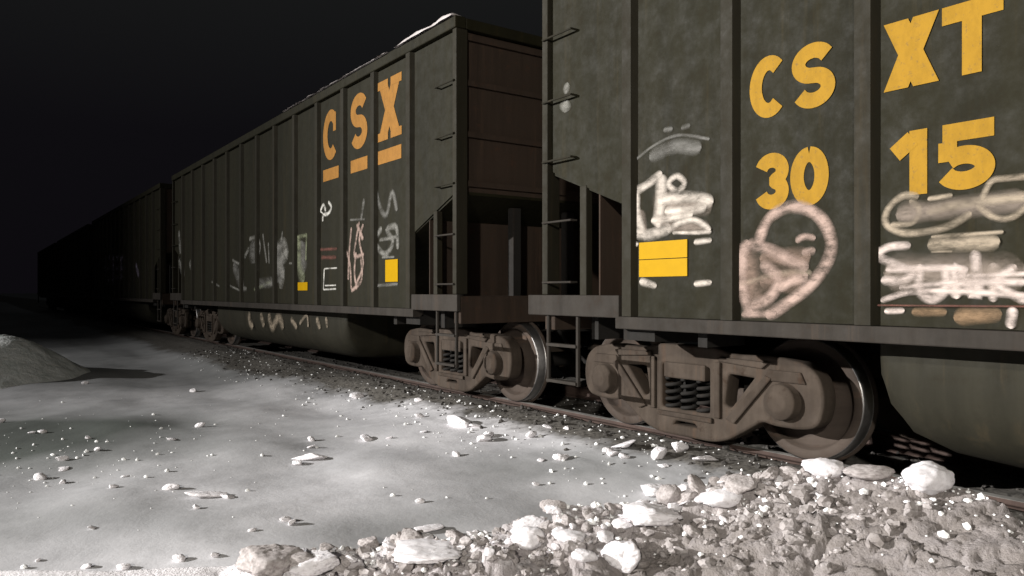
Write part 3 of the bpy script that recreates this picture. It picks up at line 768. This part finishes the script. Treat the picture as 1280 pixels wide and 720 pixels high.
# ------------------------------------------------------------------ track
def rail(x):
    prof = [(-.037, 0), (.037, 0), (.037, -.03), (.014, -.045), (.009, -.10), (.012, -.135), (.07, -.155), (.07, -.17), (-.07, -.17), (-.07, -.155), (-.012, -.135), (-.009, -.10), (-.014, -.045), (-.037, -.03)]
    bm = bmesh.new(); prism(bm, prof, 'y', -14, 75)
    bm.normal_update()
    me = bpy.data.meshes.new('rail'); bmesh.ops.recalc_face_normals(bm, faces=bm.faces[:])
    for f in bm.faces:
        if f.normal.z > .9 and f.calc_center_median().z > -.01: f.material_index = 1
    bm.to_mesh(me); bm.free(); me.materials.append(M['railside']); me.materials.append(M['railtop'])
    o = link_mesh('rail', me); o.location = (x, 0, 0)
    md = o.modifiers.new('bevel', 'BEVEL'); md.width = .006; md.segments = 2; md.limit_method = 'ANGLE'
    return o
tag(rail(4.85), 'steel rail nearest the snow field, running under the near wheels', 'rail', 'rails of the track')
tag(rail(6.355), 'far steel rail of the track, glimpsed between the two nearest cars', 'rail', 'rails of the track')
bm = bmesh.new(); box(bm, -1.3, 1.3, -.11, .11, -.18, 0)
tie = obj('railway_tie', bm, M['tie'], bevel=.01)
ties = [tie] + [tie.copy() for _ in range(9)]
for i, t_ in enumerate(ties):
    if i: COL.objects.link(t_)
    t_.location = (TRK, 4.2 + .54 * i, -.172); t_.rotation_euler = (0, 0, random.uniform(-.02, .02))
    tag(t_, 'dark wooden tie in the ballast under the gap between the cars', 'railway tie', 'ties under the gap between the cars')

# ------------------------------------------------------------------ plowed snow bank beside the camera
CR = [(-260, 716, 3.15), (0, 713, 3.2), (150, 713, 3.25), (280, 708, 3.3), (330, 696, 3.3), (420, 690, 3.32), (520, 674, 3.38), (640, 658, 3.42), (740, 641, 3.45), (850, 613, 3.45), (950, 595, 3.40),
      (1040, 583, 3.30), (1100, 589, 3.18), (1160, 596, 3.08), (1220, 609, 2.95), (1290, 648, 2.75), (1400, 735, 2.45), (1520, 860, 2.2)]
ca = np.array([(x - 640) / FPX * d for x, y, d in CR]); cb = np.array([d for x, y, d in CR]); ch_ = np.array([CAMZ - (y - HZ) / FPX * d for x, y, d in CR])
def to_world(a, b): return b * ST + a * CT, b * CT - a * ST
def to_cam(X, Y): return X * CT - Y * ST, X * ST + Y * CT
def bank_z(a, b):
    a = np.asarray(a, float); b = np.asarray(b, float)
    wob = .10 * fbm(a * 2.2, b * 0 + 3.3, 3, 71)
    bc = np.interp(a, ca, cb) + wob * .5; hc = np.interp(a, ca, ch_)
    d = b - bc
    wr = sstep(.15, .9, a)                                   # how much of the crusted slope there is
    nearside = hc - np.where(d < 0, -d, 0) * (.20 + .10 * wr) - np.where(d < -1.1, (-d - 1.1), 0) * .5
    farside = hc - np.where(d > 0, d, 0) * .62 - .35 * sstep(.0, .5, d) * 0
    z = np.where(d < 0, nearside, farside)
    damp = sstep(-1.45, -.55, a) * (1 - .3 * sstep(1.1, 2.0, a))      # smooth crust on the far left
    def plates(sx, sy, k, warp):
        x = a * sx + warp * fbm(a * sx * .8, b * sx * .8, 2, k + 1); y = b * sy + warp * fbm(a * sx * .8 + 7, b * sx * .8, 2, k + 2)
        f1, f2, cid, dx, dy = worley(x, y, k)
        t1 = (cid * 7.31) % 1 - .5; t2 = (cid * 13.7) % 1 - .5
        return (cid - .5) + 1.3 * (t1 * dx + t2 * dy) - .5 * f1 ** 2, f2 - f1
    p1, e1 = plates(4.2, 6, 83, .8); p2, e2 = plates(9, 15, 97, 1.1); p3, e3 = plates(24, 36, 151, .9)
    z = z + damp * (.085 * p1 * (1 - .55 * wr) + .030 * p2 + .006 * p3 - .016 * sstep(.08, 0, e2) - .004 * sstep(.10, 0, e3))
    z = z + (.02 + .05 * damp) * fbm(a * 2.6, b * 2.6, 3, 105) + .008 * damp * fbm(a * 24, b * 24, 3, 111)
    # small overhanging scales on the crusted slope
    s1 = (b * 9 + 2.2 * fbm(a * 3, b * 3, 3, 121)) % 1.0
    z = z + wr * damp * .022 * (s1 ** 3 - .4) * (vnoise(a * 5, b * 5, 131) > .42)
    return z
aa = np.arange(-3.3, 2.75, .0095); bb = np.arange(1.6, 4.4, .0095)
BA, BB = np.meshgrid(aa, bb); BZ = bank_z(BA, BB); BX, BY = to_world(BA, BB)
GZ = ground_z(BX, BY); BZ = np.maximum(BZ, GZ - .06)
sink = sstep(4.05, 4.4, BB) + sstep(-3.1, -3.3, BA) + sstep(2.55, 2.75, BA) + sstep(1.8, 1.6, BB)
BZ = BZ * (1 - np.clip(sink, 0, 1)) + (GZ - .10) * np.clip(sink, 0, 1)
dirt = np.clip(.42 * sstep(-1.2, -.5, BA) + .06 + .42 * sstep(.0, .9, BA + .5 * (3.2 - BB)) - .25 * sstep(.25, -.05, np.abs(BB - np.interp(BA, ca, cb))) + .25 * fbm(BA * 2, BB * 2, 3, 141), 0, 1)
bank = link_mesh('snow_bank', grid_mesh('snow_bank', BX, BY, BZ, {'dirt': dirt}), M['bank'])
tag(bank, 'rough bank of dirty plowed snow across the lower right foreground', 'snow bank')
def surf_v(X, Y):
    a, b = to_cam(X, Y); z = ground_z(X, Y)
    inside = (a > -3.1) & (a < 2.55) & (b > 1.3) & (b < 4.05)
    return np.where(inside, np.maximum(z, bank_z(a, b)), z)
def surf(X, Y): return float(surf_v(np.array([X]), np.array([Y]))[0])
STEPS = np.concatenate([np.arange(1.6, 5, .012), np.arange(5, 40, .04)])
def drop(px, py):
    """where the sight line through a photo pixel meets the ground or the bank"""
    dx = (px - 640) / FPX; dz = (HZ - py) / FPX
    X, Y = to_world(dx * STEPS, STEPS); Z = surf_v(X, Y)
    hit = np.nonzero(CAMZ + dz * STEPS <= Z)[0]
    if not len(hit): return None
    i = hit[0]; return float(X[i]), float(Y[i]), float(Z[i]), float(STEPS[i])

# mound far left in the field
def mound(cx, cy, rx, ry, h):
    n = 72; u = np.linspace(-1.35, 1.35, n); UX, UY = np.meshgrid(u, u)
    r = np.hypot(UX + .12 * fbm(UX * 2, UY * 2, 3, 7), UY + .12 * fbm(UX * 2, UY * 2, 3, 19))
    Z = h * np.exp(-(r * 1.28) ** 4) * .78 + h * .22 * np.exp(-(r * 1.15) ** 2) + .42 * h * fbm(UX * 2.6, UY * 2.6, 5, 29) * sstep(1.2, .4, r) - .16 * sstep(.9, 1.3, r) + ground_z(cx, cy) - .05
    o = link_mesh('snow_mound', grid_mesh('snow_mound', UX * rx, UY * ry, Z), M['mound']); o.location = (cx, cy, 0)
    return o
tag(mound(-.1, 15.6, 1.9, 1.8, .78), 'rounded plowed snow mound standing alone beyond the field at far left', 'snow mound')

# ------------------------------------------------------------------ snow chunks
def chunk_mesh(seed, flat, blocky):
    """lump of frozen snow: a ball cut by a dozen rounded break planes, then roughened"""
    rnd = random.Random(seed); bm = bmesh.new()
    bmesh.ops.create_icosphere(bm, subdivisions=5 if blocky else 4, radius=1.0)
    pl = []
    for _ in range(13 if blocky else 22):
        nrm = Vector((rnd.gauss(0, 1), rnd.gauss(0, 1), rnd.gauss(0, 1))).normalized(); pl.append((nrm, rnd.uniform(.50, .95) if blocky else rnd.uniform(.72, 1)))
    off = Vector((seed * 3.1, seed * 1.7, 0)); pw = 14 if blocky else 7
    for v in bm.verts:
        d = v.co.normalized(); t = 1.0
        for nrm, h in pl:
            c = d.dot(nrm)
            if c > .05: t += (c / h) ** pw
        r = t ** (-1 / pw) * 1.25
        r *= 1 + .10 * mnoise.noise(d * 2.2 + off) + .07 * mnoise.noise(d * 5 + off) + .035 * mnoise.noise(d * 12 + off) + .02 * mnoise.noise(d * 25 + off)
        v.co = Vector((d.x * r, d.y * r, d.z * r * flat))
    me = bpy.data.meshes.new('snow_chunk'); bmesh.ops.recalc_face_normals(bm, faces=bm.faces[:]); bm.to_mesh(me); bm.free(); me.shade_smooth()
    return me
WHITE = []; DIRTY = []
for i in range(10):
    me = chunk_mesh(i + 1, random.uniform(.45, .8), i % 3 != 0); me.materials.append(M['chunk']); WHITE.append(me)
    md = me.copy(); md.materials.clear(); md.materials.append(M['chunk_dirty']); DIRTY.append(md)
FLAT = []
for i in range(4):
    me = chunk_mesh(40 + i, .30, True); me.materials.append(M['chunk']); FLAT.append(me)
rc = random.Random(3)
def chunk(X, Y, size, label, group, me=None, aspect=(1, 1, 1), sink=.25, rz=None, tilt=.25):
    o = bpy.data.objects.new('snow_chunk', me or rc.choice(WHITE)); COL.objects.link(o)
    o.scale = (size / 2 * aspect[0], size / 2 * aspect[1], size / 2 * aspect[2])
    zmin = min(v.co.z for v in o.data.vertices) * o.scale.z
    o.location = (X, Y, surf(X, Y) - zmin * (1 - sink) * .8)
    o.rotation_euler = (rc.uniform(-tilt, tilt), rc.uniform(-tilt, tilt), rc.uniform(0, 6.28) if rz is None else rz)
    return tag(o, label, 'snow chunk', group)
GB = 'snow chunks on the plowed bank'
BIG = [(1160, 612, 62, (1, .8, .95), 'large rounded white snow lump on the bank crest at the right', 0),
       (1030, 592, 46, (1.1, .8, .9), 'white jagged snow lump at the top of the bank below the near wheel', 0),
       (1085, 596, 46, (1.4, .8, .6), 'grey flat snow slab beside the jagged lump on the bank crest', 2),
       (812, 655, 72, (1.1, .75, .8), 'long white snow slab on the middle of the bank', 1),
       (902, 634, 46, (1.2, .8, .8), 'white flat-topped snow block just right of the long white slab', 0),
       (818, 618, 34, (1.2, .8, .8), 'low white snow slab on the back edge of the bank', 1),
       (780, 708, 46, (1, .9, 1.25), 'tall white snow block at the bottom edge with one bright face', 0),
       (660, 680, 44, (1, .8, .95), 'bright white snow lump left of the tall block on the bank', 0),
       (712, 676, 36, (1.2, .8, .8), 'white snow lump between the bright lump and the long slab', 0),
       (732, 705, 30, (1, .9, 1), 'small angular white snow block beside the tall block', 0),
       (395, 716, 50, (1.2, .8, .7), 'smooth white snow lump at the bottom left end of the bank', 0),
       (335, 712, 70, (1.0, .9, .75), 'broad grey rounded snow lump with a crack at the left end of the bank', 2),
       (530, 706, 78, (1.3, .9, .5), 'wide low white snow slab in the bottom middle of the bank', 1),
       (258, 622, 38, (1.3, .5, .5), 'long thin white snow slab lying alone on the grey snow field', 1),
       (386, 575, 34, (1.3, .5, .6), 'thin white snow slab on the centre of the snow field', 1),
       (535, 664, 26, (1.4, .7, .7), 'flat white snow slab at the back edge of the bank near its middle', 1),
       (462, 684, 30, (1, .8, 1), 'grey upright snow lump on the back edge of the bank', 2)]
for px, py, w, asp, lb, kind in BIG:
    X, Y, Z, b = drop(px, py); me = (rc.choice(WHITE), rc.choice(FLAT), rc.choice(DIRTY))[kind]
    if kind == 1: asp = (asp[0], asp[1], asp[2] * 1.6)
    chunk(X, Y, w * b / FPX * .98, lb, GB if py > 585 else 'snow chunks lying on the field', me, asp, rz=-TH + rc.uniform(-.3, .3), tilt=.12)
# the many smaller chunks of the bank
n = 0
while n < 245:
    px = rc.triangular(300, 1230, 760); lim = np.interp(px, [c[0] for c in CR], [c[1] for c in CR])
    py = lim + abs(rc.gauss(2, 26)) * (1 if px < 950 else .55) + 2
    if py > 724: continue
    q = drop(px, py)
    if not q: continue
    X, Y, Z, b = q
    sz = min(.15, .024 + rc.expovariate(1 / .028))
    dirty = rc.random() < (.55 if px < 900 else .70)
    lb = 'small dirty grey snow chunk among many strewn over the plowed bank' if dirty else 'small white snow chunk among many strewn over the plowed bank'
    chunk(X, Y, sz, lb, GB, rc.choice(DIRTY if dirty else (WHITE + FLAT)), (1, rc.uniform(.6, 1), rc.uniform(.6, 1)), tilt=.6); n += 1
# lumps along the rail and on the field
for px, py, w in [(445, 497, 14), (523, 502, 9), (524, 522, 9), (575, 533, 26), (605, 551, 18), (612, 546, 14), (592, 535, 14), (530, 541, 8), (487, 549, 8), (460, 550, 18), (664, 546, 12), (683, 535, 12), (708, 537, 10), (700, 575, 14), (706, 573, 10),
                  (780, 560, 24), (765, 571, 14), (780, 573, 12), (824, 571, 20), (848, 563, 24), (882, 576, 26), (828, 583, 12), (676, 577, 10), (760, 566, 12), (250, 534, 10), (215, 550, 11), (242, 490, 9), (107, 480, 6),
                  (214, 613, 16), (284, 623, 16), (115, 660, 12), (224, 701, 13), (155, 711, 14), (108, 710, 12), (269, 697, 9), (245, 636, 8), (315, 664, 8), (357, 651, 12), (365, 656, 10), (47, 702, 7), (78, 577, 10), (80, 586, 9), (50, 599, 14),
                  (78, 605, 10), (122, 564, 8), (156, 597, 8), (142, 610, 9), (80, 588, 9), (40, 542, 8), (53, 541, 8), (0, 529, 9), (111, 549, 7), (389, 551, 9), (388, 560, 10), (372, 581, 12), (525, 629, 9), (570, 570, 10), (670, 607, 7), (1025, 560, 8)]:
    q = drop(px, py)
    if not q: continue
    X, Y, Z, b = q; rail_ = X > 3.1
    chunk(X, Y, w * b / FPX * 1.25, 'white snow lump among those strewn beside the near rail' if rail_ else 'small white snow lump among those scattered on the grey snow field',
          'snow lumps beside the near rail' if rail_ else 'snow lumps scattered on the field', rc.choice(WHITE + FLAT), (1, .7, .8), tilt=.3)

# ------------------------------------------------------------------ crumbs of snow and ballast stones: beyond counting
def scatter(name, pts, mat, lo, hi, label, seed, flat=.7, sub=1, cat=None, rough=.35):
    rnd = np.random.RandomState(seed); bm0 = bmesh.new(); bmesh.ops.create_icosphere(bm0, subdivisions=sub, radius=1.0)
    base = np.array([v.co[:] for v in bm0.verts]); fc = np.array([[v.index for v in f.verts] for f in bm0.faces]); bm0.free()
    n = len(pts); V = []; F = []
    for i, (X, Y, Z) in enumerate(pts):
        s = lo + (hi - lo) * rnd.rand() ** 3; cut = rnd.randn(5, 3); cut /= np.linalg.norm(cut, axis=1, keepdims=True)
        r_ = 1 / np.maximum(1, (base @ cut.T).max(1, keepdims=True) / (.35 + .4 * rnd.rand())) if rough > .4 else 1
        k = base * r_ * (1 + rough * (rnd.rand(len(base), 1) - .5)) * s * np.array([1, .45 + .5 * rnd.rand(), flat * (.55 + .6 * rnd.rand())])
        t = rnd.rand() * 6.28; R = np.array([[math.cos(t), -math.sin(t), 0], [math.sin(t), math.cos(t), 0], [0, 0, 1]])
        V.append(k @ R.T + np.array([X, Y, Z + s * .35])); F.append(fc + i * len(base))
    V = np.concatenate(V); F = np.concatenate(F)
    me = bpy.data.meshes.new(name); me.from_pydata(V.tolist(), [], F.tolist()); me.update()
    o = link_mesh(name, me, mat); tag(o, label, cat or name.replace('_', ' '), kind='stuff'); return o
rs = np.random.RandomState(11); pts = []
for _ in range(600):                      # strip beside the near rail
    X = 3.35 + 1.35 * rs.rand() ** .8; Y = 2.6 + 14 * rs.rand() ** 1.4; pts.append((X, Y))
for _ in range(300):                      # dark patch and the rest of the field
    X = rs.normal(-.2, 1.1); Y = rs.normal(7.4, 1.2); pts.append((X, Y))
for _ in range(90): pts.append((rs.uniform(-2.5, 3.6), rs.uniform(3.6, 12)))
for _ in range(260): pts.append((rs.uniform(4.9, 6.8), rs.uniform(4.2, 9.0)))
for _ in range(1500):
    a = rs.uniform(-.9, 2.2); b = np.interp(a, ca, cb) + rs.normal(.05, .22); pts.append(to_world(a, b))
pts = np.array(pts); scatter('snow_crumbs', np.column_stack([pts, surf_v(pts[:, 0], pts[:, 1])]), M['crumb'], .005, .024, 'tiny white snow crumbs strewn over field, ballast and bank', 5)
pts = []
X = rs.uniform(3.55, 7.2, 5200); Y = 1.5 + 16 * rs.rand(5200) ** 1.3
pts = np.column_stack([X, Y])[rs.rand(5200) < bare_mask(X, Y) * .95]
scatter('ballast_stones', np.column_stack([pts, surf_v(pts[:, 0], pts[:, 1]) - .006]), M['stone'], .012, .036, 'dark crushed stone of the track bed', 9, .8)

ra = rs.uniform(-1.05, 2.3, 3600); rb_ = np.interp(ra, ca, cb) - np.abs(rs.normal(0, .42, 3600)) + .22 * rs.rand(3600)
rx, ry = to_world(ra, rb_); keep = vnoise(ra * 3.5, rb_ * 4.5, 161) + .25 * rs.rand(3600) > .52 + .10 * (ra > .7)
rx, ry = rx[keep], ry[keep]
scatter('snow_rubble', np.column_stack([rx, ry, surf_v(rx, ry) - .004]), M['rubble'], .010, .042, 'loose dirty snow rubble covering the plowed bank', 15, .8, 2, None, .45)

# ------------------------------------------------------------------ frozen snow left on the second car's top edge
def crust(y0, y1, h, seed, label):
    bm = bmesh.new(); n = int((y0 - y1) * -40); rings = []
    for i in range(n + 1):
        y = y0 + (y1 - y0) * i / n; t = i / n
        k = h * (.55 + .9 * (mnoise.noise(Vector((y * 3.5, seed, 0))) + .35)) * min(1, (n - i) / 12 + .05) * min(1, i / 2 + .1)
        k = max(k, .006)
        w = .075 + .02 * mnoise.noise(Vector((y * 4, seed + 5, 0)))
        ring = []
        for a in np.linspace(0, math.pi, 9):
            j = .012 * mnoise.noise(Vector((y * 14, a * 2, seed)))
            ring.append(bm.verts.new((TRK - XS - .018 - math.cos(a) * w, y, ZT + .118 + math.sin(a) ** .7 * (k + j))))
        rings.append(ring)
    for i in range(n):
        for j in range(8):
            f = bm.faces.new((rings[i][j], rings[i][j + 1], rings[i + 1][j + 1], rings[i + 1][j])); f.smooth = True
    bm.faces.new(rings[0]); bm.faces.new(rings[-1][::-1])
    o = obj('snow_crust', bm, M['chunk_dirty']); return tag(o, label, 'snow crust', 'snow crusts on the top edge of the second car')
crust(6.50, 7.75, .055, 1, 'thick pale snow crust at the near top corner of the second car')
crust(7.95, 11.5, .014, 2, 'thin broken snow crust along the top edge of the second car')
